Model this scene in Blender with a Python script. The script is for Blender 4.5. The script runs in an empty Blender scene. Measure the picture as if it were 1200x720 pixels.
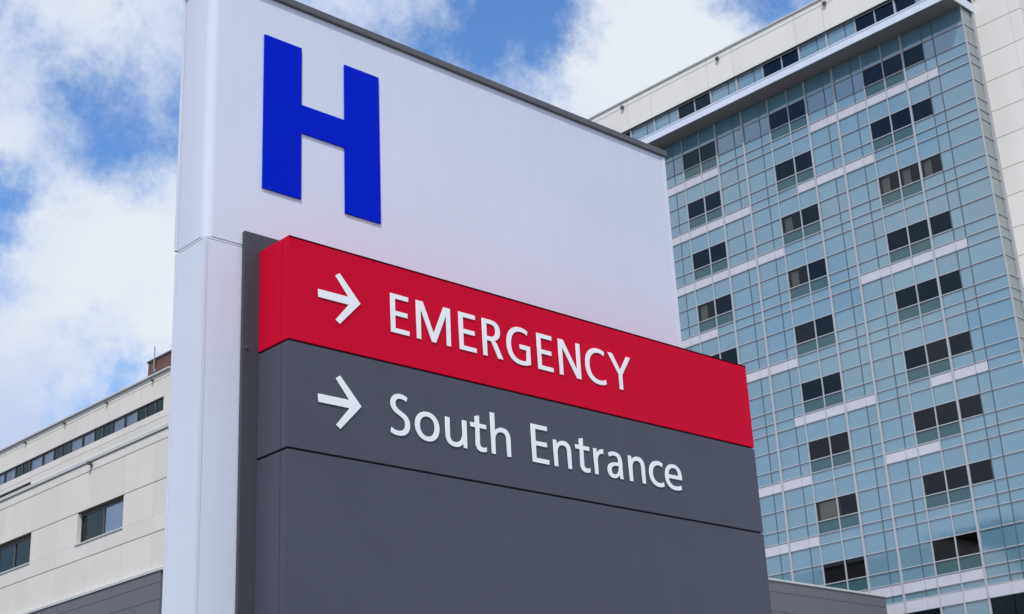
import bpy, bmesh, math, random
from mathutils import Matrix, Vector
random.seed(7)
SC = bpy.context.scene
COL = SC.collection
EYE = 1.6                      # eye height of the photographer, metres
YAW = 0.025834                 # the hospital blocks stand 1.5 degrees off the sign's axis

# ------------------------------------------------------------------ camera
cd = bpy.data.cameras.new('camera')
cd.sensor_width = 36.0
cd.lens = 1775.468 / 1200 * 36.0
cd.clip_end = 6000
cam = bpy.data.objects.new('camera', cd)
COL.objects.link(cam)
Rr = Vector((0.7424831, -0.6682840, -0.0459928))
Dn = Vector((0.2101032, 0.2975255, -0.9313083))
Fw = Vector((0.6360625, 0.6818175, 0.3613163))
mw = Matrix(((Rr.x, -Dn.x, -Fw.x, 0), (Rr.y, -Dn.y, -Fw.y, 0), (Rr.z, -Dn.z, -Fw.z, EYE), (0, 0, 0, 1)))
cam.matrix_world = mw
SC.camera = cam

# ------------------------------------------------------------------ sun, sky, exposure
SUN = Vector((-0.59, -0.48, 1.0)).normalized()
SC.view_settings.view_transform = 'Standard'
SC.view_settings.look = 'None'
SC.view_settings.gamma = 1.0
SC.view_settings.exposure = 0.0
SC.view_settings.use_curve_mapping = False
sl = bpy.data.lights.new('sun', 'SUN')
sl.energy = 2.5
sl.angle = math.radians(1.2)
sl.color = (1.0, 0.965, 0.915)
so = bpy.data.objects.new('sun', sl)
COL.objects.link(so)
so.rotation_euler = SUN.to_track_quat('Z', 'Y').to_euler()
so.location = (-40, -40, 120)

world = bpy.data.worlds.new('World')
SC.world = world
world.use_nodes = True
nt = world.node_tree
nt.nodes.clear()


def wn(t, **kw):
    n = nt.nodes.new(t)
    for k, v in kw.items():
        setattr(n, k, v)
    return n


def wmath(op, a, b=None, clamp=False):
    n = wn('ShaderNodeMath', operation=op, use_clamp=clamp)
    for i, v in enumerate((a, b)):
        if v is None:
            continue
        if isinstance(v, (int, float)):
            n.inputs[i].default_value = v
        else:
            nt.links.new(v, n.inputs[i])
    return n.outputs[0]


tc = wn('ShaderNodeTexCoord')
nrm = wn('ShaderNodeVectorMath', operation='NORMALIZE')
nt.links.new(tc.outputs['Generated'], nrm.inputs[0])
DIR = nrm.outputs[0]
sky = wn('ShaderNodeTexSky', sky_type='NISHITA')
sky.sun_disc = False
sky.sun_elevation = math.asin(SUN.z)
sky.sun_rotation = math.atan2(SUN.x, SUN.y)
sky.air_density = 1.0
sky.dust_density = 0.2
sky.ozone_density = 4.0


def noise(scale, detail, rough, off, stretch=(1, 1, 1)):
    mp = wn('ShaderNodeMapping')
    mp.inputs['Location'].default_value = off
    mp.inputs['Scale'].default_value = stretch
    nt.links.new(DIR, mp.inputs['Vector'])
    n = wn('ShaderNodeTexNoise')
    n.inputs['Scale'].default_value = scale
    n.inputs['Detail'].default_value = detail
    n.inputs['Roughness'].default_value = rough
    nt.links.new(mp.outputs[0], n.inputs['Vector'])
    return n.outputs['Fac']


def blob(d, r):
    v = wn('ShaderNodeVectorMath', operation='DISTANCE')
    nt.links.new(DIR, v.inputs[0])
    v.inputs[1].default_value = Vector(d).normalized()
    m = wn('ShaderNodeMapRange', interpolation_type='SMOOTHSTEP')
    nt.links.new(v.outputs['Value'], m.inputs['Value'])
    m.inputs['From Min'].default_value = 0.0
    m.inputs['From Max'].default_value = r
    m.inputs['To Min'].default_value = 1.0
    m.inputs['To Max'].default_value = 0.0
    return m.outputs[0]


dens = wmath('ADD', wmath('MULTIPLY', wmath('SUBTRACT', noise(9.0, 12.0, 0.68, (3.1, 1.7, 0.4)), 0.5), 2.9), 0.70)
# clear gaps (negative) and cloud banks (positive) at their bearings in the sky
for d, r, w in (((0.420, 0.785, 0.459), 0.082, -0.62), ((0.350, 0.848, 0.404), 0.065, -0.50),
                ((0.590, 0.612, 0.527), 0.110, -0.50), ((0.556, 0.645, 0.525), 0.062, -0.22),
                ((0.700, 0.490, 0.525), 0.045, -0.26), ((0.372, 0.788, 0.492), 0.040, -0.06),
                ((0.425, 0.856, 0.297), 0.050, -0.32), ((0.385, 0.870, 0.300), 0.04, -0.10),
                ((0.646, 0.575, 0.497), 0.095, 0.34), ((0.520, 0.664, 0.542), 0.05, 0.20),
                ((0.357, 0.813, 0.461), 0.060, 0.34), ((0.391, 0.845, 0.364), 0.09, 0.06), ((0.345, 0.775, 0.530), 0.07, 0.22), ((0.368, 0.772, 0.525), 0.05, 0.10),
                ((-0.72, 0.53, 0.62), 0.55, -0.22), ((-0.85, 0.47, 0.12), 0.48, 0.36),
                ((-0.30, -0.60, 0.80), 0.75, 0.06)):
    dens = wmath('ADD', dens, wmath('MULTIPLY', blob(d, r), w))
cov = wn('ShaderNodeMapRange', interpolation_type='SMOOTHSTEP')
nt.links.new(dens, cov.inputs['Value'])
cov.inputs['From Min'].default_value = 0.02
cov.inputs['From Max'].default_value = 0.86
shade = wn('ShaderNodeMapRange', interpolation_type='SMOOTHSTEP')
nt.links.new(noise(5.0, 6.0, 0.55, (9.0, 2.2, 5.1), (1, 1, 1.6)), shade.inputs['Value'])
shade.inputs['From Min'].default_value = 0.30
shade.inputs['From Max'].default_value = 0.66
ccol = wn('ShaderNodeMix', data_type='RGBA')
nt.links.new(shade.outputs[0], ccol.inputs['Factor'])
CL = 6.0
ccol.inputs['A'].default_value = (0.60 * CL, 0.70 * CL, 0.95 * CL, 1)
ccol.inputs['B'].default_value = (0.90 * CL, 0.95 * CL, 1.02 * CL, 1)
cmix = wn('ShaderNodeMix', data_type='RGBA')
nt.links.new(cov.outputs[0], cmix.inputs['Factor'])
tint = wn('ShaderNodeVectorMath', operation='MULTIPLY')
nt.links.new(sky.outputs[0], tint.inputs[0])
tint.inputs[1].default_value = (0.80, 1.12, 1.38)
nt.links.new(tint.outputs[0], cmix.inputs['A'])
nt.links.new(ccol.outputs['Result'], cmix.inputs['B'])
bg = wn('ShaderNodeBackground')
bg.inputs['Strength'].default_value = 0.15
nt.links.new(cmix.outputs['Result'], bg.inputs['Color'])
wo = wn('ShaderNodeOutputWorld')
nt.links.new(bg.outputs[0], wo.inputs['Surface'])


# ------------------------------------------------------------------ materials
def mat(name, col, rough=0.5, var=0.0, vscale=1.0, metallic=0.0, ior=1.5, bump=0.0, bscale=200.0, island=0.0, spec=0.5,
        stretch=(1, 1, 1), streak=0.0, coat=0.0):
    m = bpy.data.materials.new(name)
    m.use_nodes = True
    t = m.node_tree
    b = t.nodes['Principled BSDF']
    b.inputs['Roughness'].default_value = rough
    b.inputs['Metallic'].default_value = metallic
    b.inputs['IOR'].default_value = ior
    b.inputs['Coat Weight'].default_value = coat
    b.inputs['Specular IOR Level'].default_value = spec
    b.inputs['Base Color'].default_value = (*col, 1)
    tcn = t.nodes.new('ShaderNodeTexCoord')
    fac = None

    def mth(op, a, bb):
        n = t.nodes.new('ShaderNodeMath')
        n.operation = op
        for i, v in enumerate((a, bb)):
            if isinstance(v, (int, float)):
                n.inputs[i].default_value = v
            else:
                t.links.new(v, n.inputs[i])
        return n.outputs[0]

    def nz(scale, detail, st):
        mp = t.nodes.new('ShaderNodeMapping')
        mp.inputs['Scale'].default_value = st
        t.links.new(tcn.outputs['Object'], mp.inputs['Vector'])
        n = t.nodes.new('ShaderNodeTexNoise')
        n.inputs['Scale'].default_value = scale
        n.inputs['Detail'].default_value = detail
        n.inputs['Roughness'].default_value = 0.6
        t.links.new(mp.outputs[0], n.inputs['Vector'])
        return n.outputs['Fac']
    if var:
        fac = mth('ADD', mth('MULTIPLY', mth('SUBTRACT', nz(vscale, 6, stretch), 0.5), 2 * var), 1.0)
    if streak:
        f2 = mth('ADD', mth('MULTIPLY', mth('SUBTRACT', nz(vscale * 2.2, 5, (3.0, 3.0, 0.16)), 0.5), 2 * streak), 1.0)
        fac = f2 if fac is None else mth('MULTIPLY', fac, f2)
    if island:
        g = t.nodes.new('ShaderNodeNewGeometry')
        f3 = mth('ADD', mth('MULTIPLY', mth('SUBTRACT', g.outputs['Random Per Island'], 0.5), 2 * island), 1.0)
        fac = f3 if fac is None else mth('MULTIPLY', fac, f3)
    if fac is not None:
        v = t.nodes.new('ShaderNodeVectorMath')
        v.operation = 'SCALE'
        v.inputs[0].default_value = col
        t.links.new(fac, v.inputs['Scale'])
        t.links.new(v.outputs[0], b.inputs['Base Color'])
    if bump:
        bn = t.nodes.new('ShaderNodeBump')
        bn.inputs['Strength'].default_value = bump
        bn.inputs['Distance'].default_value = 0.01
        t.links.new(nz(bscale, 4, (1, 1, 1)), bn.inputs['Height'])
        t.links.new(bn.outputs[0], b.inputs['Normal'])
    return m


def glass(name, tint, ior=1.9, rough=0.02, mirror=(0.80, 0.88, 1.0)):
    """tinted window glass: see-through body with a mirror-like front"""
    m = bpy.data.materials.new(name)
    m.use_nodes = True
    t = m.node_tree
    t.nodes.clear()
    o = t.nodes.new('ShaderNodeOutputMaterial')
    tr = t.nodes.new('ShaderNodeBsdfTransparent')
    tr.inputs['Color'].default_value = (*tint, 1)
    gl = t.nodes.new('ShaderNodeBsdfGlossy')
    gl.inputs['Roughness'].default_value = rough
    gl.inputs['Color'].default_value = (*mirror, 1)
    fr = t.nodes.new('ShaderNodeFresnel')
    fr.inputs['IOR'].default_value = ior
    mx = t.nodes.new('ShaderNodeMixShader')
    t.links.new(fr.outputs[0], mx.inputs[0])
    t.links.new(tr.outputs[0], mx.inputs[1])
    t.links.new(gl.outputs[0], mx.inputs[2])
    t.links.new(mx.outputs[0], o.inputs['Surface'])
    return m


M = dict(
    white=mat('white_sign_face', (0.72, 0.75, 0.86), 0.6, spec=0.25, var=0.04, vscale=1.6, bump=0.02, bscale=90, streak=0.03),
    white_trim=mat('white_trim', (0.70, 0.72, 0.81), 0.4, var=0.04, vscale=3),
    red=mat('red_sign_paint', (0.655, 0.005, 0.036), 0.45, spec=0.03, var=0.05, vscale=2.5, streak=0.03, bump=0.015, bscale=140),
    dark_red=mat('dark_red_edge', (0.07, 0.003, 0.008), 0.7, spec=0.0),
    grey=mat('charcoal_sign_paint', (0.082, 0.086, 0.115), 0.42, spec=0.18, var=0.09, vscale=2.0, streak=0.04, bump=0.03, bscale=160),
    frame=mat('charcoal_frame_paint', (0.072, 0.074, 0.092), 0.45, spec=0.2, var=0.08, vscale=3, bump=0.02, bscale=150),
    core=mat('dark_gap', (0.012, 0.012, 0.014), 0.7),
    blue=mat('blue_letter', (0.0, 0.016, 0.58), 0.5, spec=0.04),
    letter=mat('white_letter', (0.93, 0.94, 0.95), 0.3),
    cap=mat('dark_cap_metal', (0.10, 0.10, 0.11), 0.45, var=0.1, vscale=4),
    steel=mat('steel', (0.45, 0.46, 0.48), 0.35, metallic=0.8),
    cream=mat('cream_concrete', (0.78, 0.735, 0.675), 0.85, var=0.08, vscale=0.45, bump=0.15, bscale=6, streak=0.05, island=0.035),
    cream_tower=mat('pale_cream_concrete', (0.83, 0.795, 0.745), 0.85, var=0.06, vscale=0.3, bump=0.12, bscale=6, streak=0.05, island=0.03),
    joint=mat('joint_sealant', (0.30, 0.235, 0.165), 0.9),
    teal=mat('teal_spandrel_glass', (0.125, 0.262, 0.345), 0.06, ior=2.45, island=0.06, var=0.03, vscale=0.5, bump=0.35, bscale=0.7),
    teal_side=mat('grey_green_side_glass', (0.26, 0.31, 0.31), 0.08, ior=1.9, island=0.05),
    teal_low=mat('dark_teal_glass', (0.028, 0.095, 0.110), 0.05, ior=1.75, island=0.08),
    strip=mat('lilac_white_panel', (0.60, 0.59, 0.64), 0.45, island=0.03),
    alu=mat('silver_mullion', (0.45, 0.46, 0.485), 0.45, var=0.05, vscale=1),
    alu_dark=mat('dark_joint_mullion', (0.10, 0.12, 0.13), 0.5),
    fascia=mat('silver_blue_fascia', (0.73, 0.79, 0.90), 0.35, island=0.02),
    soffit=mat('grey_soffit', (0.17, 0.165, 0.165), 0.7, var=0.05, vscale=1),
    pane=glass('tinted_window_glass', (0.16, 0.21, 0.30), 1.5, mirror=(0.50, 0.74, 1.0)),
    pane_mid=glass('brown_window_glass', (0.40, 0.36, 0.36), 1.5),
    pane_clear=glass('clear_window_glass', (0.90, 0.93, 0.94), 1.5),
    pane_grn=glass('green_window_glass', (0.24, 0.34, 0.32), 1.6, mirror=(0.60, 0.76, 0.74)),
    room_warm=mat('dim_warm_room', (0.27, 0.225, 0.205), 0.9, island=0.3),
    room=mat('dim_room', (0.10, 0.105, 0.125), 0.9),
    curtain=mat('beige_curtain', (0.46, 0.41, 0.30), 0.9, var=0.1, vscale=3),
    blind=mat('grey_blind', (0.84, 0.88, 0.94), 0.8, island=0.1),
    dark_frame=mat('dark_window_frame', (0.09, 0.09, 0.095), 0.5),
    clad=mat('grey_metal_cladding', (0.135, 0.135, 0.15), 0.5, var=0.06, vscale=0.6, bump=0.04, bscale=30, island=0.04),
    coping=mat('pale_grey_coping', (0.58, 0.59, 0.585), 0.5, var=0.06, vscale=1),
    brick=mat('brown_brick', (0.16, 0.085, 0.062), 0.9, var=0.12, vscale=3),
    lamp=mat('bronze_lamp_housing', (0.10, 0.08, 0.065), 0.5),
    roof=mat('roof_gravel', (0.25, 0.24, 0.23), 0.95, var=0.1, vscale=2),
    asphalt=mat('asphalt', (0.055, 0.055, 0.058), 0.9, var=0.2, vscale=0.6, bump=0.3, bscale=60),
    paving=mat('concrete_paving', (0.36, 0.35, 0.33), 0.9, var=0.12, vscale=0.8, bump=0.2, bscale=40),
    lawn=mat('lawn_turf', (0.05, 0.085, 0.025), 0.95, var=0.3, vscale=3, bump=0.6, bscale=40),
)


def brickify():
    t = M['brick'].node_tree
    b = t.nodes['Principled BSDF']
    tcn = t.nodes.new('ShaderNodeTexCoord')
    mp = t.nodes.new('ShaderNodeMapping')
    mp.inputs['Rotation'].default_value = (math.radians(90), 0, math.radians(90))
    br = t.nodes.new('ShaderNodeTexBrick')
    br.inputs['Color1'].default_value = (0.17, 0.088, 0.064, 1)
    br.inputs['Color2'].default_value = (0.13, 0.066, 0.05, 1)
    br.inputs['Mortar'].default_value = (0.22, 0.17, 0.15, 1)
    br.inputs['Scale'].default_value = 4.5
    br.inputs['Mortar Size'].default_value = 0.015
    t.links.new(tcn.outputs['Object'], mp.inputs['Vector'])
    t.links.new(mp.outputs[0], br.inputs['Vector'])
    t.links.new(br.outputs['Color'], b.inputs['Base Color'])


brickify()


# ------------------------------------------------------------------ mesh builder
class MB:
    def __init__(s, org=(0, 0, 0)):
        s.v, s.f, s.o = [], [], org

    def add(s, vs, fs):
        n = len(s.v)
        ox, oy, oz = s.o
        s.v += [(x - ox, y - oy, z - oz) for x, y, z in vs]
        s.f += [tuple(i + n for i in f) for f in fs]

    def box(s, x0, x1, y0, y1, z0, z1):
        s.add([(x0, y0, z0), (x1, y0, z0), (x1, y1, z0), (x0, y1, z0), (x0, y0, z1), (x1, y0, z1), (x1, y1, z1), (x0, y1, z1)],
              [(0, 3, 2, 1), (4, 5, 6, 7), (0, 1, 5, 4), (1, 2, 6, 5), (2, 3, 7, 6), (3, 0, 4, 7)])

    def quad(s, a, b, c, d):
        s.add([a, b, c, d], [(0, 1, 2, 3)])

    def prism(s, pts, axis, a, b):
        """pts are (u, w); axis 'z': extrude in z over (x, y); axis 'y': extrude in y over (x, z)"""
        n = len(pts)
        area = sum(pts[i][0] * pts[(i + 1) % n][1] - pts[(i + 1) % n][0] * pts[i][1] for i in range(n))
        if area < 0:
            pts = pts[::-1]
        if axis == 'z':
            vs = [(x, y, a) for x, y in pts] + [(x, y, b) for x, y in pts]
        else:
            vs = [(x, b, z) for x, z in pts] + [(x, a, z) for x, z in pts]
        s.add(vs, [tuple(range(n))[::-1], tuple(range(n, 2 * n))] + [(i, (i + 1) % n, n + (i + 1) % n, n + i) for i in range(n)])

    def tube(s, p0, p1, r, n=12, r1=None):
        p0, p1 = Vector(p0), Vector(p1)
        r1 = r if r1 is None else r1
        d = (p1 - p0).normalized()
        u = d.orthogonal().normalized()
        w = d.cross(u)
        vs = []
        for p, rr in ((p0, r), (p1, r1)):
            for i in range(n):
                t = 2 * math.pi * i / n
                vs.append(tuple(p + rr * (math.cos(t) * u + math.sin(t) * w)))
        s.add(vs, [tuple(range(n))[::-1], tuple(range(n, 2 * n))] + [(i, (i + 1) % n, n + (i + 1) % n, n + i) for i in range(n)])

    def build(s, name, m, parent=None, bevel=0.0, label=None):
        me = bpy.data.meshes.new(name)
        me.from_pydata(s.v, [], s.f)
        me.materials.append(m)
        me.update()
        o = bpy.data.objects.new(name, me)
        COL.objects.link(o)
        if parent:
            o.parent = parent
        if bevel:
            bv = o.modifiers.new('bevel', 'BEVEL')
            bv.width = bevel
            bv.segments = 2
            bv.limit_method = 'ANGLE'
            bv.angle_limit = math.radians(50)
            bv.harden_normals = False
        if label:
            o['label'] = label
        return o


def thing(name, label, cat, loc, rz=0.0, group=None):
    o = bpy.data.objects.new(name, None)
    o.empty_display_size = 0.5
    COL.objects.link(o)
    o.location = loc
    o.rotation_euler = (0, 0, rz)
    o['label'] = label
    o['category'] = cat
    if group:
        o['group'] = group
    return o


def structure(name, mb, m):
    o = mb.build(name, m)
    o['kind'] = 'structure'
    o['label'] = name.replace('_', ' ')
    return o


def rot(x, y):
    c, s_ = math.cos(YAW), math.sin(YAW)
    return (c * x - s_ * y, s_ * x + c * y)


# ------------------------------------------------------------------ ground (below the frame, for other views and bounce light)
g = MB(); g.quad((-1500, -1500, 0), (1500, -1500, 0), (1500, 1500, 0), (-1500, 1500, 0)); structure('road', g, M['asphalt'])
g = MB(); g.box(-3, 34, 4.2, 44, -0.2, 0.12); structure('lawn', g, M['lawn'])
g = MB(); g.box(-60, 34, -1.5, 4.1, -0.2, 0.125); g.box(34.1, 110, -1.5, 130, -0.2, 0.125); structure('pavement', g, M['paving'])
g = MB(); g.box(-60, 110, -1.65, -1.503, -0.2, 0.14); structure('kerb', g, M['coping'])

# ================================================================== glass tower
TU = 80.0
TS = TU * 0.4896
org = (TU, TS, -EYE)                 # builder frame: x out of the facade's depth, y along it, z above eye


tower = thing('hospital_tower', 'tall teal glass hospital tower with cream concrete crown and rows of dark windows', 'building',
              (*rot(TU, TS), 0.0), YAW)


def TM():
    return MB(org)


B = [.4896, .5176, .5276, .5464, .5659, .5855, .5962, .6147, .6250, .6438, .6628, .6837, .6940, .7130, .7233, .7432, .7627,
     .7830, .7945, .8120, .8225, .8420, .8615, .8820, .8934, .9110, .9213, .9410]
Y = [b * TU for b in B]
NB = len(B) - 1
PF = 0.04988


def rows(k):
    e = [.6297, .6136, .6035, .5951]
    return [(v - PF * k) * TU for v in e]


SOF = .6455 * TU
cells = {}                            # (col, row id) -> kind
levels = []
rws = []                              # (z0, z1, floor, kind)
prev = SOF
for k in range(9):
    wt, wb, st, en = rows(k)
    rws += [(wt, prev, k, 'up'), (wb, wt, k, 'win'), (st, wb, k, 'low'), (en, st, k, 'strip')]
    prev = en
BT, BB = .1906 * TU, .1820 * TU
rws.append((BT, prev, 9, 'up'))
white = {0: [(1, 9), (15, 27)], 1: [(5, 10), (13, 27)], 2: [(11, 27)], 3: [(1, 7), (16, 27)], 4: [(11, 27)],
         5: [(1, 4), (7, 12)], 6: [(4, 7), (11, 27)], 7: [(11, 27)], 8: [(3, 27)]}
wins = []
for k in range(9):
    for c0, c1 in ((15, 17), (9, 11), (2 if k < 8 else 3, 5), (21, 23)):
        wins.append((k, c0, c1))
winset = {(k, c) for k, a, b in wins for c in range(a, b)}
lowset = {(k, c) for k, a, b in wins for c in range(max(a, 3), b)}
whiteset = {(k, c) for k, rr in white.items() for a, b in rr for c in range(a, b)}

cw = TM()


def panel(mb, y0, y1, z0, z1, x=TU, tilt=0.003):
    j = [random.uniform(-tilt, tilt) for _ in range(3)]
    mb.quad((x + j[0], y1, z0), (x + j[1], y0, z0), (x + j[1] + j[2], y0, z1), (x + j[0] + j[2], y1, z1))


for z0, z1, k, kind in rws:
    for c in range(NB):
        if kind == 'win' and (k, c) in winset:
            continue
        if kind == 'low' and (k, c) in lowset:
            continue
        if kind == 'strip' and (k, c) in whiteset:
            continue
        panel(cw, Y[c], Y[c + 1], z0, z1)
# clerestory row above the canopy
CZ0, CZ1 = .6500 * TU, .6802 * TU
clers = [(15, 17), (9, 11), (2, 5), (21, 23)]
cset = {c for a, b in clers for c in range(a, b)}
for c in range(NB):
    if c not in cset:
        panel(cw, Y[c], Y[c + 1], CZ0, CZ1)
curtain_wall = cw.build('curtain_wall', M['teal'], tower)

# mullions: a light cap on the main lines, a thin dark line on the butt joints
mu, md = TM(), TM()


def vclass(i):
    if i in (0,):
        return 'med'
    if i in (1, 2):
        return 'thin'
    r = i % 6
    if r == 3 or (r == 1 and i >= 7):
        return 'major'
    return 'med' if r in (4, 5) else 'thin'


for i, y in enumerate(Y):
    kc = vclass(i)
    for a, b in ((BB, SOF), (CZ0, CZ1)):
        if kc == 'major':
            mu.box(TU - .11, TU + .06, y - .065, y + .065, a, b)
        elif kc == 'med':
            mu.box(TU - .08, TU + .06, y - .036 if i else y, y + .036, a, b)
        else:
            md.box(TU - .012, TU + .06, y - .035, y + .035, a, b)
lv = sorted({r[0] for r in rws} | {r[1] for r in rws})
segs = [(Y[i] + .09, Y[i + 1] - .09) for i in range(NB)]
for z in lv[:-1]:
    for y0, y1 in segs:
        mu.box(TU - .075, TU + .05, y0 - .045, y1 + .045, z - .028, z + .028)
for y0, y1 in segs:
    mu.box(TU - .062, TU + .05, y0 - .05, y1 + .05, CZ1 - .06, CZ1 + .02)
mu.build('mullion_grid', M['alu'], tower)
md.build('joint_grid', M['alu_dark'], tower)

# opaque white strips, one part per run
for k, rr in white.items():
    z0, z1 = rows(k)[3], rows(k)[2]
    for a, b in rr:
        s = TM()
        for c in range(a, b):
            s.box(TU - .03, TU + .05, Y[c] + .012, Y[c + 1] - .012, z0 + .03, z1 - .03)
        s.build('white_strip', M['strip'], tower)


def room(mb, y0, y1, z0, z1, x, depth=2.6, up=0.5):
    zt = z1 + up * 0.2
    mb.quad((x + depth, y1, z0), (x + depth, y0, z0), (x + depth, y0, zt), (x + depth, y1, zt))
    mb.quad((x, y1, z0), (x + depth, y1, z0), (x + depth, y1, zt), (x, y1, zt))
    mb.quad((x + depth, y0, z0), (x, y0, z0), (x, y0, zt), (x + depth, y0, zt))
    mb.quad((x, y1, zt), (x + depth, y1, zt), (x + depth, y0, zt), (x, y0, zt))
    mb.quad((x, y0, z0), (x + depth, y0, z0), (x + depth, y1, z0), (x, y1, z0))


CURT = {(2, 10), (3, 10), (3, 16), (2, 2), (2, 3), (2, 4), (7, 10)}
for k, a, b in wins:
    wt, wb, st, en = rows(k)
    r = TM()
    room(r, Y[a] + .02, Y[b] - .02, wb + .02, wt - .02, TU + .07)
    w = r.build('window', M['room_warm' if k >= 5 or (k == 2 and a == 2) else 'room'], tower)
    for c in range(a, b):
        p = TM(); panel(p, Y[c] + .02, Y[c + 1] - .02, wb, wt, TU + .002, .003)
        p.build('pane', M['pane_clear' if (k, c) in CURT else 'pane_mid' if k >= 6 or (k, c) in ((5, 3), (5, 2), (4, 10)) else 'pane'], w)
        if c >= 3:
            p = TM(); panel(p, Y[c], Y[c + 1], st, wb)
            p.build('lower_pane', M['teal_low'], w)
        if (k, c) in CURT:
            p = TM()
            y1 = Y[c + 1] - .10
            wd = (Y[c + 1] - Y[c]) * (0.95 if (k, c) == (7, 10) else 0.36)
            n = 7
            for i in range(n):
                ya, yb = y1 - wd * i / n, y1 - wd * (i + 1) / n
                p.box(TU + .25 + .012 * (i % 2), TU + .27 + .012 * (i % 2), yb, ya, wb + .03, wt - .05)
            p.build('curtain', M['curtain'], w)
for a, b in clers:
    r = TM(); room(r, Y[a] + .02, Y[b] - .02, CZ0, CZ1 - .03, TU + .07)
    w = r.build('window', M['room'], tower)
    for c in range(a, b):
        p = TM(); panel(p, Y[c] + .02, Y[c + 1] - .02, CZ0, CZ1, TU + .002, .003)
        p.build('pane', M['pane'], w)

# white band under the glass, then the podium storey and its big dark windows
bd = TM()
for c in range(NB):
    bd.box(TU - .06, TU + .05, Y[c] + .008, Y[c + 1] - .008, BB, BT)
bd.build('podium_band', M['strip'], tower)
pw = TM()
zb = [BB - .05, .160 * TU, .128 * TU, .100 * TU, .062 * TU, .030 * TU, -EYE + .3]
pdark = {(0, c) for c in (0, 1, 2, 5, 6, 9, 10, 11)} | {(2, c) for c in range(0, 20)} | {(4, c) for c in range(0, 24)}
for r_ in range(6):
    for c in range(NB):
        if (r_, c) not in pdark:
            panel(pw, Y[c], Y[c + 1], zb[r_ + 1], zb[r_])
pw.build('podium_glass', M['teal'], tower)
for r_, runs in ((0, [(0, 3), (5, 7), (9, 12)]), (2, [(0, 20)]), (4, [(0, 24)])):
    for a, b in runs:
        r = TM(); room(r, Y[a] + .02, Y[b] - .02, zb[r_ + 1] + .02, zb[r_] - .02, TU + .07, 3.5)
        w = r.build('window', M['room'], tower)
        p = TM()
        for c in range(a, b):
            panel(p, Y[c] + .02, Y[c + 1] - .02, zb[r_ + 1], zb[r_], TU + .002, .003)
        p.build('pane', M['pane'], w)
pm = TM()
for i, y in enumerate(Y):
    if vclass(i) != 'thin':
        pm.box(TU - .09, TU + .06, y - .06, y + .06, zb[-1], zb[0])
for z in zb[1:]:
    for y0, y1 in segs:
        pm.box(TU - .062, TU + .05, y0 - .02, y1 + .02, z - .05, z + .05)
pm.box(TU - .08, TU + .05, Y[0], Y[-1], zb[0] + .002, BB - .002)
pm.build('podium_mullion', M['alu'], tower)

# canopy: silver fascia, dull soffit
CD = 1.64
CY0 = .4877 * TU
c1 = TM()
ys = [CY0] + [.5176 * TU + i * 1.63 for i in range(0, 21)]
ys = [y for y in ys if y < Y[-1]] + [Y[-1]]
for a, b in zip(ys, ys[1:]):
    c1.box(TU - CD, TU - CD + .06, a + .006, b - .006, SOF, .6533 * TU - .09)
    c1.box(TU - CD - .03, TU - CD + .06, a + .003, b - .003, .6533 * TU - .085, .6533 * TU)
c1.box(TU - CD + .065, TU * 1.0172, CY0 - .03, CY0 + .04, SOF, .6533 * TU)
can = TM()
ys2 = [CY0 + .045 + i * 3.26 for i in range(11)] + [Y[-1]]
for a, b in zip(ys2, ys2[1:]):
    can.box(TU - CD + .065, TU - .002, a + .006, b - .006, SOF + .02, SOF + .10)
can.box(TU - CD + .065, TU - .002, CY0 + .045, Y[-1], SOF + .10, .6500 * TU)
canopy = can.build('canopy', M['soffit'], tower)
c1.build('fascia', M['fascia'], canopy)

# cream parapet
pj = sorted([y for n in range(-3, 4) for y in ((.7135 + n * .0993) * TU, (.7433 + n * .0993) * TU)])
pj = [.4878 * TU] + [y for y in pj if .495 * TU < y < Y[-1] - .3] + [Y[-1]]
pp = TM()
PJ, PTOP = .7068 * TU, .7122 * TU
for a, b in zip(pj, pj[1:]):
    pp.box(TU - .22, TU + .3, a + .012, b - .012, CZ1 + .06, PJ - .02)
    pp.box(TU - .22, TU + .3, a + .012, b - .012, PJ + .02, PTOP)
parapet = pp.build('parapet', M['cream_tower'], tower, .012)
pb = TM()
pb.box(TU - .20, TU + .28, pj[0] + .02, Y[-1] - .02, CZ1 + .08, PTOP - .02)
pb.build('panel_joint', M['joint'], parapet)
cp = TM(); cp.box(TU - .32, TU + .45, pj[0] - .05, Y[-1] + .05, PTOP + .003, PTOP + .14); cp.build('coping', M['coping'], parapet, .02)
hd = TM(); hd.box(TU - .26, TU + .28, pj[0], Y[-1], CZ1 + .005, CZ1 + .058); hd.build('window_head', M['alu_dark'], parapet)
for y in (.8477 * TU, .7293 * TU, .6100 * TU, .5250 * TU):
    l = TM()
    l.box(TU - .30, TU - .222, y - .07, y + .07, .7062 * TU + .02, .7062 * TU + .17)
    l.box(TU - .42, TU - .29, y - .14, y + .14, .7062 * TU - .10, .7062 * TU + .14)
    l.build('parapet_lamp', M['lamp'], tower, .02)

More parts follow.
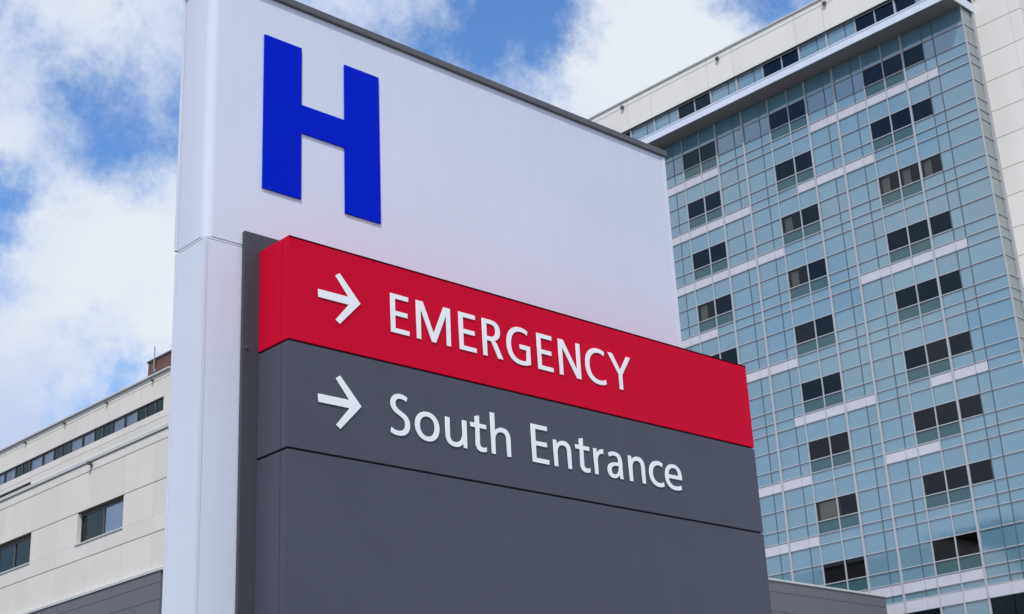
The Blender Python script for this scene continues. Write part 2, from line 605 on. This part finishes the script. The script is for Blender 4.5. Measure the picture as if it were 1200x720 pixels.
# glazed return of the box, the silver pilaster and the set-back cream wall
WX = 1.0175 * TU
rt = TM()
for z0, z1, k, kind in rws:
    rt.quad((TU + .06, TS - .002, z0), (WX - .02, TS - .002, z0), (WX - .02, TS - .002, z1), (TU + .06, TS - .002, z1))
side = rt.build('side_glass', M['teal_side'], tower)
rm = TM()
for z in lv[:-1]:
    rm.box(TU + .021, WX - .22, TS - .055, TS - .003, z - .028, z + .028)
rm.box(TU - .079, TU + .02, TS - .05, TS - .001, BB, SOF)
rm.box(WX - .22, WX - .02, TS - .14, TS - .003, BB, SOF)
rm.build('side_mullion', M['alu'], side)
SX0, SX1 = .4494 * TU, TS - .10
vj = [SX0, .4588 * TU, SX1]
hj = sorted([(.6562) * TU, .6820 * TU, .7122 * TU] + [(.6315 - PF * k) * TU for k in range(13)] + [(.6050 - PF * k) * TU for k in range(12)] + [-EYE])
wl = TM()
for z0, z1 in zip(hj, hj[1:]):
    for y0, y1, gp in ((vj[0], vj[1], .006), (vj[1], vj[2], .006)):
        wl.box(WX, WX + .25, y0 + (.006 if y0 > SX0 else 0), y1 - (.006 if y1 < SX1 else 0), z0 + .016, z1 - .016)
    n = 9
    for i in range(n):
        a = WX + .25 + (22.0 * i) / n
        b = WX + .25 + (22.0 * (i + 1)) / n
        wl.box(a + .012, b - .012, SX0, SX0 + .25, z0 + .016, z1 - .016)
wall = wl.build('concrete_wall', M['cream_tower'], tower, .01)
wj = TM(); wj.box(WX + .02, WX + .22, SX0 + .02, SX1, -EYE, .7115 * TU); wj.box(WX + .22, WX + 22, SX0 + .02, SX0 + .2, -EYE, .7115 * TU)
wj.build('panel_joint', M['joint'], wall)
bdy = TM()
bdy.box(TU + 3.8, WX + 22, SX0 + .26, Y[-1], -EYE, .700 * TU)
bdy.box(TU + .02, TU + 3.8, Y[-1] - .12, Y[-1] - .002, -EYE, .700 * TU)
bdy.box(TU + .31, WX + 22, SX0 + .26, Y[-1] - .002, .700 * TU + .003, .702 * TU)
bdy.build('building_core', M['cream'], tower)

# ================================================================== low grey annex in front of the tower
U = 48.4
ax0, ax1, ay, az = 48.0, 1.4965 * U, U, .2995 * U
annex = thing('podium_annex', 'low grey metal clad annex with pale coping, in front of the glass tower', 'building', (ax0, ay, 0))
AO = (ax0, ay, -EYE)
am = MB(AO)
zz = [az - .06]
zz.append(.2868 * U)
while zz[-1] > -EYE + 1.1:
    zz.append(zz[-1] - 1.02)
zz.append(-EYE)
xs = [ax1]
while xs[-1] > ax0 + 5:
    xs.append(xs[-1] - .1105 * U)
xs = sorted(xs + [ax0])
for z1, z0 in zip(zz, zz[1:]):
    for x0, x1 in zip(xs, xs[1:]):
        am.box(x0 + .008, x1 - .008, ay, ay + .08, z0 + .012, z1 - .012)
    for i in range(3):
        am.box(ax1 - .081, ax1 - .001, ay + .09 + i * 5, ay + .07 + (i + 1) * 5, z0 + .012, z1 - .012)
am.build('cladding', M['clad'], annex)
ab = MB(AO); ab.box(ax0, ax1 - .03, ay + .03, ay + 15, -EYE, az - .07); ab.build('wall_core', M['clad'], annex)
ac = MB(AO); ac.box(ax0 - .05, ax1 + .06, ay - .06, ay + 15.1, az - .05, az + .06); ac.build('coping', M['coping'], annex, .015)

# ================================================================== cream concrete block on the left
LU = 36.0
LY = 1.6685 * LU
lorg = (LU, LY, -EYE)
left = thing('concrete_block', 'cream concrete hospital block with a ribbon window and grey metal base, left of the sign', 'building',
             (*rot(LU, LY), 0), YAW)


def LM():
    return MB(lorg)


LEND = 2.62 * LU
gv = [1.6685, 1.6984, 1.774, 1.864, 1.954, 2.0329, 2.12, 2.2125, 2.2914, 2.378, 2.47, 2.55, 2.62]
gv = [v * LU for v in gv]
Zb, Z4, Zs, Z3, Z2, Zc0, Zc1, Z5, Zw0, Zw1, Z6, Zt = [z * LU for z in
    (.4042, .4537, .4767, .5212, .5750, .5882, .5935, .6058, .6155, .6350, .6608, .6692)]
pwins = [(1.774 * LU, 1.8975 * LU), (2.0329 * LU, 2.1565 * LU), (2.2914 * LU, 2.415 * LU)]
pan = LM()
J = .020


def wallrow(z0, z1, cols, holes=(), jt=J, jb=J):
    for a, b in zip(cols, cols[1:]):
        parts = [(a, b)]
        for h0, h1 in holes:
            nx = []
            for p0, p1 in parts:
                if h1 <= p0 or h0 >= p1:
                    nx.append((p0, p1))
                else:
                    if h0 > p0 + .02:
                        nx.append((p0, h0))
                    if h1 < p1 - .02:
                        nx.append((h1, p1))
            parts = nx
        for p0, p1 in parts:
            g0 = .011 if p0 in cols else 0
            g1 = .011 if p1 in cols else 0
            pan.box(LU, LU + .3, p0 + g0, p1 - g1, z0 + jb, z1 - jt)


wallrow(Zb, Z4, gv)
wallrow(Z4, Zs, gv, jt=0.001)
wallrow(Zs, Z3, gv, pwins, jb=0.001)
wallrow(Z3, Z2, gv)
wallrow(Z2, Zc0, gv)
louv = (2.0453 * LU, LEND)
z_l0, z_l1 = .5945 * LU, .5985 * LU
wallrow(Zc1, z_l1 + .03, gv, [louv], jb=0, jt=0)
wallrow(z_l1 + .03, Z5, gv, jb=0, jt=.008)
gu = [v * LU for v in (1.6685, 1.74, 1.80, 1.882, 1.96, 2.04, 2.12, 2.2, 2.28, 2.36, 2.44, 2.53, 2.62)]
wallrow(Z5, Zw0, gu, jb=.008, jt=0)
strip_r = 1.6823 * LU
wallrow(Zw0, Zw1, [LY, strip_r], jb=0, jt=0)
wallrow(Zw1, Z6, gu, jb=0, jt=.010)
wallrow(Z6, Zt, gu, jb=.010, jt=0)
# the end wall towards the tower
for z0, z1 in zip([Zb, Z4, Z3, Z2, Z5, Zw1, Z6], [Z4, Z3, Z2, Z5, Zw1, Z6, Zt]):
    for i in range(7):
        pan.box(LU + .31 + i * 3, LU + .31 + (i + 1) * 3 - .015, LY, LY + .25, z0 + J, z1 - J)
lw = pan.build('wall', M['cream'], left, .008)
lj = LM()
for z0, z1 in ((Zb, Zs - .02), (Z3 + .01, Zc1 + .05), (z_l1 + .05, Zw0 - .05), (Zw1 + .05, Zt - .05)):
    lj.box(LU + .014, LU + .28, LY + .02, LEND, z0, z1)
for (h0, h1), (n0, n1) in zip([(LY + .02, LY + .02)] + pwins, pwins + [(LEND, LEND)]):
    lj.box(LU + .014, LU + .28, h1 + .02, n0 - .02, Zs - .02, Z3 + .01)
lj.box(LU + .31, LU + 21, LY + .02, LY + .22, Zb, Zt - .05)
lj.build('panel_joint', M['joint'], lw)
rf = LM(); rf.box(LU + .3, LU + 21.3, LY + .25, LEND, Zt - .9, Zt - .7); rf.build('roof', M['roof'], left)
bk = LM(); bk.box(LU + 5, LU + 21.3, LY + .26, LEND, -EYE, Zt - .91); bk.build('building_core', M['cream'], left)
cpg = LM(); cpg.box(LU - .12, LU + .45, LY - .08, LEND, Zt + .002, Zt + .10); cpg.box(LU + .45, LU + 21.3, LY - .08, LY + .35, Zt + .002, Zt + .10)
cpg.build('parapet_coping', M['coping'], left, .015)
lg = LM(); lg.box(LU - .07, LU + .02, LY - .12, LEND, Zc0 + .01, Zc1 + .01); lg.build('ledge', M['coping'], left, .02)
lo = LM()
lo.box(LU + .16, LU + .2, louv[0], louv[1], z_l0 - .1, z_l1 + .03)
for i in range(4):
    zq = z_l0 + .02 + i * .035
    lo.box(LU + .04, LU + .15, louv[0], louv[1], zq, zq + .012)
lo.build('louver', M['dark_frame'], left)

# ribbon window
mvs = [1.6823, 1.7043, 1.7282, 1.7505, 1.7847, 1.8176, 1.8434, 1.8659, 1.9005, 1.9357, 1.9591, 1.9833, 2.0176, 2.0567, 2.0800, 2.1024,
       2.138, 2.172, 2.195, 2.218, 2.252, 2.288, 2.311, 2.334, 2.368, 2.402, 2.426, 2.45, 2.484, 2.52, 2.545, 2.57, 2.62]
mvs = [v * LU for v in mvs]
light = {3, 4, 7, 8, 11, 12, 15, 16, 19, 20, 23, 24, 27, 28}
rb = LM(); room(rb, strip_r, LEND, Zw0 - .02, Zw1 + .02, LU + .16, 3.0, 0)
ribbon = rb.build('ribbon_window', M['room'], left)
fr = LM()
for y in mvs:
    fr.box(LU + .06, LU + .16, y - .03, y + .03, Zw0 + .04, Zw1 - .045)
fr.box(LU + .08, LU + .17, strip_r, LEND, Zw0, Zw0 + .038)
fr.box(LU + .05, LU + .17, strip_r, LEND, Zw1 - .043, Zw1)
fr.build('frame', M['dark_frame'], ribbon)
for i, (a, b) in enumerate(zip(mvs, mvs[1:])):
    p = LM(); panel(p, a + .025, b - .025, Zw0 + .04, Zw1 - .045, LU + .10, .002)
    p.build('pane', M['pane_clear' if i in light else 'pane_grn'], ribbon)
    if i in light:
        s = LM()
        n = 2
        for q in range(n):
            ya, yb = a + (b - a) * (q / n) + .03, a + (b - a) * ((q + 1) / n) - .005
            s.quad((LU + .18 + .02 * q, yb, Zw0 + .06), (LU + .18 + .02 * q, ya, Zw0 + .06), (LU + .18 + .02 * q, ya, Zw1 - .07), (LU + .18 + .02 * q, yb, Zw1 - .07))
        s.build('blind', M['blind'], ribbon)

# punched windows
for wi, (h0, h1) in enumerate(pwins):
    r = LM(); room(r, h0, h1, Zs + .01, Z3 - .01, LU + .31, 2.5, 0)
    w = r.build('window', M['room'], left)
    f = LM()
    xa, xb = LU + .24, LU + .31
    f.box(xa, xb, h0, h1, Z3 - .16, Z3 - .012)
    f.box(xa, xb, h0, h1, Zs + .012, Zs + .085)
    vs = [h0, h0 + .34, h0 + 2.23, h1]
    for y in vs:
        f.box(xa - .01, xb, max(y - .055, h0 + .002), min(y + .055, h1 - .002), Zs + .086, Z3 - .161)
    f.build('frame', M['dark_frame'], w)
    sl_ = LM(); sl_.box(LU - .05, LU + .24, h0 - .06, h1 + .06, Zs - .07, Zs + .01); sl_.build('sill', M['coping'], w, .01)
    for q, (a, b) in enumerate(zip(vs, vs[1:])):
        p = LM(); panel(p, a + .03, b - .03, Zs + .08, Z3 - .16, LU + .28, .002)
        p.build('pane', M['pane_clear' if (wi == 0 and q in (0, 1)) or q == 0 else 'pane_grn'], w)
        if (wi == 0 and q in (0, 1)) or q == 0:
            s = LM(); s.quad((LU + .31, b - .03, Zs + .08), (LU + .31, a + .03, Zs + .08), (LU + .31, a + .03, Z3 - .16), (LU + .31, b - .03, Z3 - .16))
            s.build('blind', M['blind'], w)

# grey metal base of the block
cl = LM()
zz = [.4003 * LU, .3861 * LU]
while zz[-1] > -EYE + 1:
    zz.append(zz[-1] - .0213 * LU)
zz.append(-EYE)
xs = [LY - .02] + [(1.7907 + .1425 * i) * LU for i in range(6)] + [LEND]
for z1, z0 in zip(zz, zz[1:]):
    for a, b in zip(xs, xs[1:]):
        cl.box(LU - .10, LU + .02, a + .008, b - .008, z0 + .010, z1 - .010)
    for i in range(4):
        cl.box(LU + .03 + i * 5, LU + .015 + (i + 1) * 5, LY - .10, LY - .002, z0 + .010, z1 - .010)
cl.build('base_cladding', M['clad'], left)
cb = LM(); cb.box(LU - .05, LU + 20, LY - .05, LEND, -EYE, .4003 * LU - .02); cb.build('base_core', M['clad'], left)
cc = LM(); cc.box(LU - .16, LU + .03, LY - .14, LEND, .4005 * LU, Zb + .01); cc.build('base_coping', M['coping'], left, .012)

# fixtures of the block
for v in (2.0687, 1.9489, 1.829, 1.709, 2.19, 2.31):
    y = v * LU
    l = LM()
    l.box(LU - .07, LU - .002, y - .03, y + .03, .6630 * LU - .04, .6630 * LU + .05)
    l.box(LU - .15, LU - .06, y - .06, y + .06, .6630 * LU - .02, .6630 * LU + .08)
    l.build('parapet_lamp', M['lamp'], left, .012)
y = 1.8639 * LU
l = LM()
l.box(LU - .08, LU - .002, y - .06, y + .06, .5790 * LU, .5835 * LU)
l.box(LU - .28, LU - .075, y - .11, y + .11, .5825 * LU, .5868 * LU)
l.build('flood_lamp', M['lamp'], left, .02)

# brick plant room on the roof
bx = LU * 1.08
by1 = 1.7246 * 1.08 * LU
by0 = by1 - 7.5
b_ = LM(); b_.box(bx, bx + 6, by0, by1, Zt - .7, .6925 * 1.08 * LU)
brk = b_.build('plant_room', M['brick'], left)
b_ = LM(); b_.box(bx - .06, bx + 6.06, by0 - .06, by1 + .06, .6925 * 1.08 * LU + .002, .6925 * 1.08 * LU + .09); b_.build('roof_edge', M['dark_frame'], brk)
vy = 1.7035 * 1.08 * LU
b_ = LM()
b_.tube((bx - .14, vy, .675 * 1.08 * LU), (bx - .14, vy, .7095 * 1.08 * LU), .035)
b_.tube((bx - .14, vy, .675 * 1.08 * LU), (bx - .14, vy - .16, .6735 * 1.08 * LU), .035)
b_.tube((bx - .14, vy - .16, .6735 * 1.08 * LU), (bx - .14, vy - .20, .677 * 1.08 * LU), .035)
b_.box(bx - .14, bx, vy - .03, vy + .03, .69 * 1.08 * LU - .03, .69 * 1.08 * LU + .03)
b_.build('vent_pipe', M['steel'], brk)

# ================================================================== the pylon sign
S = 6.0
CX0, CX1 = .6745 * S, 1.2848 * S
YF = 1.0 * S                    # front of the message cabinets
YB = 1.0455 * S                 # backing frame
YW = 1.0495 * S                 # white light box
KW = 1.0495
sorg = (.95 * S, 1.07 * S, -EYE)
sign = thing('hospital_sign', 'white hospital pylon sign with a blue H above red EMERGENCY and grey South Entrance boards', 'sign',
             (sorg[0], sorg[1], 0))


def SM():
    return MB(sorg)


WX0, WX1 = .5920 * KW * S, 1.1778 * KW * S
ZSEAM = .5168 * KW * S
ZCAP = .7662 * KW * S
YWB = YW + .277


def rounded(x0, x1, y0, y1, r, rb=.012):
    pts = []
    for cx, cy, a0, rr in ((x0 + r, y0 + r, 180, r), (x1 - rb, y0 + rb, 270, rb), (x1 - rb, y1 - rb, 0, rb), (x0 + rb, y1 - rb, 90, rb)):
        n = 10 if rr == r else 3
        for i in range(n + 1):
            t = math.radians(a0 + 90 * i / n)
            pts.append((cx + rr * math.cos(t), cy + rr * math.sin(t)))
    return pts


def smooth_by_angle(o, deg=30):
    for p in o.data.polygons:
        p.use_smooth = True
    try:
        o.data.set_sharp_from_angle(angle=math.radians(deg))
    except Exception:
        pass


u = SM(); u.prism(rounded(WX0 + .001, WX1, YW, YWB, .055), 'z', ZSEAM + .004, ZCAP)
upper = u.build('light_box', M['white'], sign)
smooth_by_angle(upper)
lwb = SM(); lwb.box(WX0 + .004, WX1 - .004, YW + .004, YWB, -EYE + .13, ZSEAM - .012)
lower = lwb.build('lower_body', M['white'], sign, .003)
t = SM()
zt0, zt1 = -EYE + .13, ZSEAM - .0125
t.box(WX0 + .0005, WX0 + .020, YW + .0005, YW + .0035, zt0, zt1)
t.box(WX0 + .0005, WX0 + .0035, YW + .0038, YW + .020, zt0, zt1)
t.build('corner_trim', M['white_trim'], lower, .0008)
t = SM(); t.prism(rounded(WX0 + .003, WX1 - .002, YW + .003, YWB, .010), 'z', ZSEAM - .0115, ZSEAM + .0035)
t.build('seam_ledge', M['white_trim'], sign, .002)
t = SM()
t.box(WX0 - .006, WX0 + .016, YWB + .001, YWB + .022, ZSEAM + .006, ZCAP)
t.box(WX1 - .016, WX1 + .006, YWB + .001, YWB + .022, ZSEAM + .006, ZCAP)
t.box(WX0 + .016, WX1 - .016, YWB + .001, YWB + .012, ZSEAM + .006, ZCAP)
t.box(WX0 - .002, WX0 + .018, YWB + .001, YWB + .018, zt0, ZSEAM - .01)
t.box(WX1 - .018, WX1 + .002, YWB + .001, YWB + .018, zt0, ZSEAM - .01)
t.build('back_retainer', M['white_trim'], sign, .002)
t = SM(); t.box(WX1 - .030, WX1 + .004, YW - .006, YW - .001, ZSEAM + .01, ZCAP - .002); t.build('edge_retainer', M['white_trim'], sign, .0015)
t = SM(); t.box(WX0 - .018, WX1 + .018, YW - .020, YWB + .03, ZCAP + .002, ZCAP + .046); t.build('top_cap', M['cap'], sign, .004)
t = SM(); t.box(WX0 + .05, WX1 + .28, YF - .10, YWB + .15, -EYE, -EYE + .128); t.build('plinth', M['paving'], sign, .01)

# raised H
hx = [v * KW * S for v in (.6462, .6860, .7337, .7735)]
hz = [v * KW * S for v in (.5748, .6401, .6684, .7267)]
H = [(hx[0], hz[0]), (hx[1], hz[0]), (hx[1], hz[1]), (hx[2], hz[1]), (hx[2], hz[0]), (hx[3], hz[0]), (hx[3], hz[3]), (hx[2], hz[3]),
     (hx[2], hz[2]), (hx[1], hz[2]), (hx[1], hz[3]), (hx[0], hz[3])]
t = SM(); t.prism(H, 'y', YW - .011, YW - .0005); t.build('letter', M['blue'], upper, .001, label='large blue letter H')

# mitred backing frame behind the boards
fx0, fx1 = CX0 - .093, CX1 + .093
ztop = .5385 * S
fz1 = ztop + .098
fz0 = -EYE + .14
bw = .20
fb = thing
fp = SM()
gp = .0012
for poly in ([(fx0, fz1), (fx1, fz1), (fx1 - bw, fz1 - bw), (fx0 + bw, fz1 - bw)],
             [(fx0, fz1 - 2 * gp), (fx0 + bw - gp, fz1 - bw - 2 * gp), (fx0 + bw - gp, fz0), (fx0, fz0)],
             [(fx1, fz1 - 2 * gp), (fx1, fz0), (fx1 - bw + gp, fz0), (fx1 - bw + gp, fz1 - bw - 2 * gp)]):
    fp.prism(poly, 'y', YB, YB + .022)
frame = fp.build('backing_frame', M['frame'], sign)
t = SM(); t.box(fx0 + .006, fx1 - .006, YB + .004, YW + .006, fz0, fz1 - .006); t.build('frame_core', M['core'], frame)
t = SM()
lx, lz = .6345 * S * .0 + fx0 + .022, .4462 * S
t.tube((lx, YB - .004, lz), (lx, YB + .002, lz), .010, 16)
t.tube((lx, YB - .007, lz), (lx, YB - .004, lz), .007, 12)
t.build('lock', M['cap'], frame)


# ---- lettering: outlines drawn with straight runs and curves, cap height = 1
GL = {
 'E': ['M0,0 L.575,0 .575,.122 .145,.122 .145,.445 .525,.445 .525,.567 .145,.567 .145,.878 .555,.878 .555,1 0,1'],
 'M': ['M0,0 L.145,0 .145,.77 .475,0 .61,0 .945,.77 .945,0 1.09,0 1.09,1 .875,1 .5425,.235 .215,1 0,1'],
 'R': ['M0,0 L.145,0 .145,.425 .21,.425 C.285,.425 .305,.39 .335,.325 L.495,0 .675,0 .50,.34 C.475,.39 .45,.43 .40,.455 C.51,.49 .595,.58 .595,.72 C.595,.92 .46,1 .28,1 L0,1',
       'M.145,.88 L.27,.88 C.375,.88 .44,.825 .44,.715 C.44,.60 .37,.545 .26,.545 L.145,.545'],
 'G': ['M.76,.95 C.66,1 .57,1.015 .48,1.015 C.19,1.015 0,.81 0,.49 C0,.17 .19,-.015 .5,-.015 C.63,-.015 .74,.01 .83,.05 L.83,.545 .46,.545 .46,.42 .685,.42 .685,.13 C.64,.11 .58,.105 .52,.105 C.28,.105 .155,.26 .155,.5 C.155,.74 .29,.89 .5,.89 C.6,.89 .68,.865 .735,.83'],
 'N': ['M0,0 L.14,0 .14,.77 .63,0 .80,0 .80,1 .66,1 .66,.235 .18,1 0,1'],
 'C': ['M.735,.95 C.66,1 .57,1.015 .49,1.015 C.19,1.015 0,.81 0,.49 C0,.17 .19,-.015 .49,-.015 C.6,-.015 .69,.005 .755,.04 L.735,.165 C.67,.13 .59,.11 .52,.11 C.29,.11 .155,.26 .155,.5 C.155,.74 .3,.89 .51,.89 C.59,.89 .65,.87 .7,.83'],
 'Y': ['M.375,0 L.52,0 .52,.43 .886,1 .72,1 .447,.565 .17,1 0,1 .375,.43'],
 'S': ['M.525,.955 C.46,.995 .39,1.015 .31,1.015 C.13,1.015 .01,.91 .01,.755 C.01,.62 .1,.55 .25,.485 C.38,.43 .44,.38 .44,.28 C.44,.17 .36,.105 .23,.105 C.15,.105 .08,.13 .03,.165 L0,.04 C.07,0 .15,-.015 .235,-.015 C.45,-.015 .59,.1 .59,.29 C.59,.44 .49,.52 .345,.585 C.22,.64 .16,.68 .16,.765 C.16,.85 .225,.895 .315,.895 C.39,.895 .45,.87 .49,.845'],
 'o': ['M.37,.715 C.16,.715 0,.57 0,.35 C0,.13 .16,-.015 .37,-.015 C.58,-.015 .74,.13 .74,.35 C.74,.57 .58,.715 .37,.715',
       'M.37,.595 C.50,.595 .592,.50 .592,.35 C.592,.20 .50,.105 .37,.105 C.24,.105 .148,.20 .148,.35 C.148,.50 .24,.595 .37,.595'],
 'u': ['M0,.70 L.14,.70 .14,.28 C.14,.16 .18,.105 .285,.105 C.43,.105 .525,.2 .525,.37 L.525,.70 .665,.70 .665,0 .545,0 .54,.1 C.48,.02 .39,-.015 .285,-.015 C.09,-.015 0,.09 0,.28'],
 't': ['M.145,.585 L0,.585 0,.70 .145,.70 .145,.87 .285,.91 .285,.70 .5,.70 .5,.585 .285,.585 .285,.22 C.285,.14 .32,.105 .38,.105 C.43,.105 .465,.115 .495,.13 L.495,.02 C.45,0 .4,-.015 .345,-.015 C.21,-.015 .145,.06 .145,.2'],
 'h': ['M0,0 L.14,0 .14,.36 C.14,.5 .22,.59 .345,.59 C.46,.59 .505,.53 .505,.41 L.505,0 .645,0 .645,.43 C.645,.62 .55,.715 .385,.715 C.28,.715 .2,.675 .14,.6 L.14,1.06 0,1.06'],
 'n': ['M0,0 L.14,0 .14,.36 C.14,.5 .21,.59 .335,.59 C.445,.59 .49,.53 .49,.41 L.49,0 .63,0 .63,.43 C.63,.62 .54,.715 .375,.715 C.27,.715 .2,.68 .13,.6 L.12,.70 0,.70'],
 'r': ['M0,0 L.14,0 .14,.36 C.14,.5 .21,.585 .33,.585 C.345,.585 .355,.584 .365,.582 L.375,.71 C.26,.73 .175,.66 .128,.57 L.12,.70 0,.70'],
 'a': ['M.06,.655 C.13,.7 .2,.715 .29,.715 C.46,.715 .55,.62 .55,.45 L.55,.13 C.55,.08 .555,.04 .57,0 L.435,0 .425,.09 C.36,.02 .29,-.015 .205,-.015 C.08,-.015 0,.07 0,.19 C0,.36 .15,.435 .41,.435 L.41,.46 C.41,.56 .36,.605 .27,.605 C.2,.605 .13,.58 .08,.545',
       'M.41,.34 C.23,.34 .145,.3 .145,.2 C.145,.13 .18,.095 .245,.095 C.34,.095 .41,.17 .41,.27'],
 'c': ['M.555,.665 C.5,.7 .44,.715 .375,.715 C.15,.715 0,.57 0,.345 C0,.12 .14,-.015 .365,-.015 C.44,-.015 .51,0 .565,.03 L.55,.15 C.5,.12 .45,.105 .395,.105 C.24,.105 .145,.195 .145,.35 C.145,.5 .245,.595 .39,.595 C.44,.595 .49,.58 .53,.555'],
 'e': ['M.66,.30 L.14,.30 C.15,.17 .25,.1 .39,.1 C.47,.1 .55,.12 .61,.15 L.625,.035 C.555,0 .47,-.015 .375,-.015 C.14,-.015 0,.12 0,.345 C0,.565 .14,.715 .35,.715 C.55,.715 .665,.58 .665,.37 C.665,.34 .663,.32 .66,.30',
       'M.145,.41 L.53,.41 C.525,.53 .46,.605 .35,.605 C.235,.605 .155,.53 .145,.41'],
}


def outline(path):
    toks = path.replace('M', ' M ').replace('L', ' L ').replace('C', ' C ').split()
    pts, mode, buf = [], 'M', []
    for t_ in toks:
        if t_ in 'MLC':
            mode, buf = t_, []
            continue
        p = tuple(float(q) for q in t_.split(','))
        if mode in 'ML':
            pts.append(p)
        else:
            buf.append(p)
            if len(buf) == 3:
                p0 = pts[-1]
                for i in range(1, 13):
                    s_ = i / 12
                    a_, b_2, c_, d_ = (1 - s_) ** 3, 3 * s_ * (1 - s_) ** 2, 3 * s_ * s_ * (1 - s_), s_ ** 3
                    pts.append((a_ * p0[0] + b_2 * buf[0][0] + c_ * buf[1][0] + d_ * buf[2][0],
                                a_ * p0[1] + b_2 * buf[0][1] + c_ * buf[1][1] + d_ * buf[2][1]))
                buf = []
    if len(pts) > 1 and math.dist(pts[0], pts[-1]) < 1e-5:
        pts.pop()
    return pts


def solid(name, loops, thick, m, parent, bevel=.0012):
    """flat outline (x, z in metres from the eye) cut from a plate standing on the board's face"""
    cu = bpy.data.curves.new(name, 'CURVE')
    cu.dimensions = '2D'
    cu.fill_mode = 'BOTH'
    cu.extrude = thick / 2 - bevel
    cu.bevel_depth = bevel
    cu.bevel_resolution = 1
    cu.offset = -bevel
    for lp in loops:
        sp = cu.splines.new('POLY')
        sp.points.add(len(lp) - 1)
        for q, (x, z) in zip(sp.points, lp):
            q.co = (x, z, 0, 1)
        sp.use_cyclic_u = True
    tmp = bpy.data.objects.new(name, cu)
    COL.objects.link(tmp)
    bpy.context.view_layer.update()
    dg = bpy.context.evaluated_depsgraph_get()
    me = bpy.data.meshes.new_from_object(tmp.evaluated_get(dg))
    bpy.data.objects.remove(tmp)
    bpy.data.curves.remove(cu)
    me.transform(Matrix(((1, 0, 0, -sorg[0]), (0, 0, -1, YF - .0015 - thick / 2 - sorg[1]), (0, 1, 0, -sorg[2]), (0, 0, 0, 1))))
    me.materials.clear()
    me.materials.append(m)
    me.name = name
    o = bpy.data.objects.new(name, me)
    COL.objects.link(o)
    o.parent = parent
    return o


# ---- boards
ZR0, ZR1 = .4440 * S, ztop
ZG0, ZG1 = .3497 * S, .4440 * S - .012
ZL0, ZL1 = -EYE + .20, .3497 * S - .012


def board(name, z0, z1, m, label=None):
    b = SM()
    b.box(CX0, CX1, YF, YF + .004, z0, z1)
    o = b.build(name, m, sign, .001, label)
    b3 = SM()
    b3.box(CX0 + .0005, CX1 - .0005, YF + .0065, YF + .0600, z0, z1)
    b3.build('flange', m, o, .0015)
    b2 = SM()
    b2.box(CX0, CX1, YF + .0650, YB - .002, z0, z1)
    b2.build('return_panel', m, o, .002)
    return o


redb = board('message_board', ZR0, ZR1, M['red'], 'red board reading EMERGENCY')
greyb = board('message_board', ZG0, ZG1, M['grey'], 'charcoal board reading South Entrance')
lowb = board('blank_panel', ZL0, ZL1, M['grey'])
t = SM(); t.box(CX0 + .002, CX1 - .002, YF - .0012, YF - .0003, ZR1 - .010, ZR1 - .001); t.build('dark_edge_line', M['dark_red'], redb)  # thin dark red line along the red board's top edge
t = SM(); t.box(CX0 + .012, CX1 - .012, YF + .012, YB - .003, ZL0 + .01, ZR1 - .012); t.build('cabinet_core', M['core'], sign)

LT = .0045


def arrow(zc, parent):
    zc *= S
    xs_ = [v * S for v in (.7046, .7370, .7229, .7274, .7499)]
    h = [v * S for v in (.0037, .0207, .0239)]
    pts = [(xs_[0], zc - h[0]), (xs_[1], zc - h[0]), (xs_[2], zc - h[1]), (xs_[3], zc - h[2]), (xs_[4], zc),
           (xs_[3], zc + h[2]), (xs_[2], zc + h[1]), (xs_[1], zc + h[0]), (xs_[0], zc + h[0])]
    solid('arrow', [pts], LT, M['letter'], parent)


arrow(.4913, redb)
arrow(.3965, greyb)


def word(letters, base, cap, parent):
    for ch, x, wd in letters:
        loops = [outline(p) for p in GL[ch]]
        mx = max(p[0] for p in loops[0])
        sx = wd * S / mx if wd else cap * S
        solid('letter', [[(x * S + px * sx, base * S + pz * cap * S) for px, pz in lp] for lp in loops], LT, M['letter'], parent)


word([('E', .7832, .0213), ('M', .8127, .0405), ('E', .8633, .0212), ('R', .8923, .0255), ('G', .9228, .0306), ('E', .9628, .0207),
      ('N', .9917, .0298), ('C', 1.0284, .0288), ('Y', 1.0618, .0330)], .4724, .0373, redb)
word([('S', .7810, .0218), ('o', .8083, .0280), ('u', .8432, .0253), ('t', .8730, .0193), ('h', .8976, .0244), ('E', .9487, .0219),
      ('n', .9771, .0235), ('t', 1.0066, .0192), ('r', 1.0315, .0140), ('a', 1.0498, .0222), ('n', 1.0804, .0236), ('c', 1.1100, .0215),
      ('e', 1.1337, .0257)], .3776, .0374, greyb)
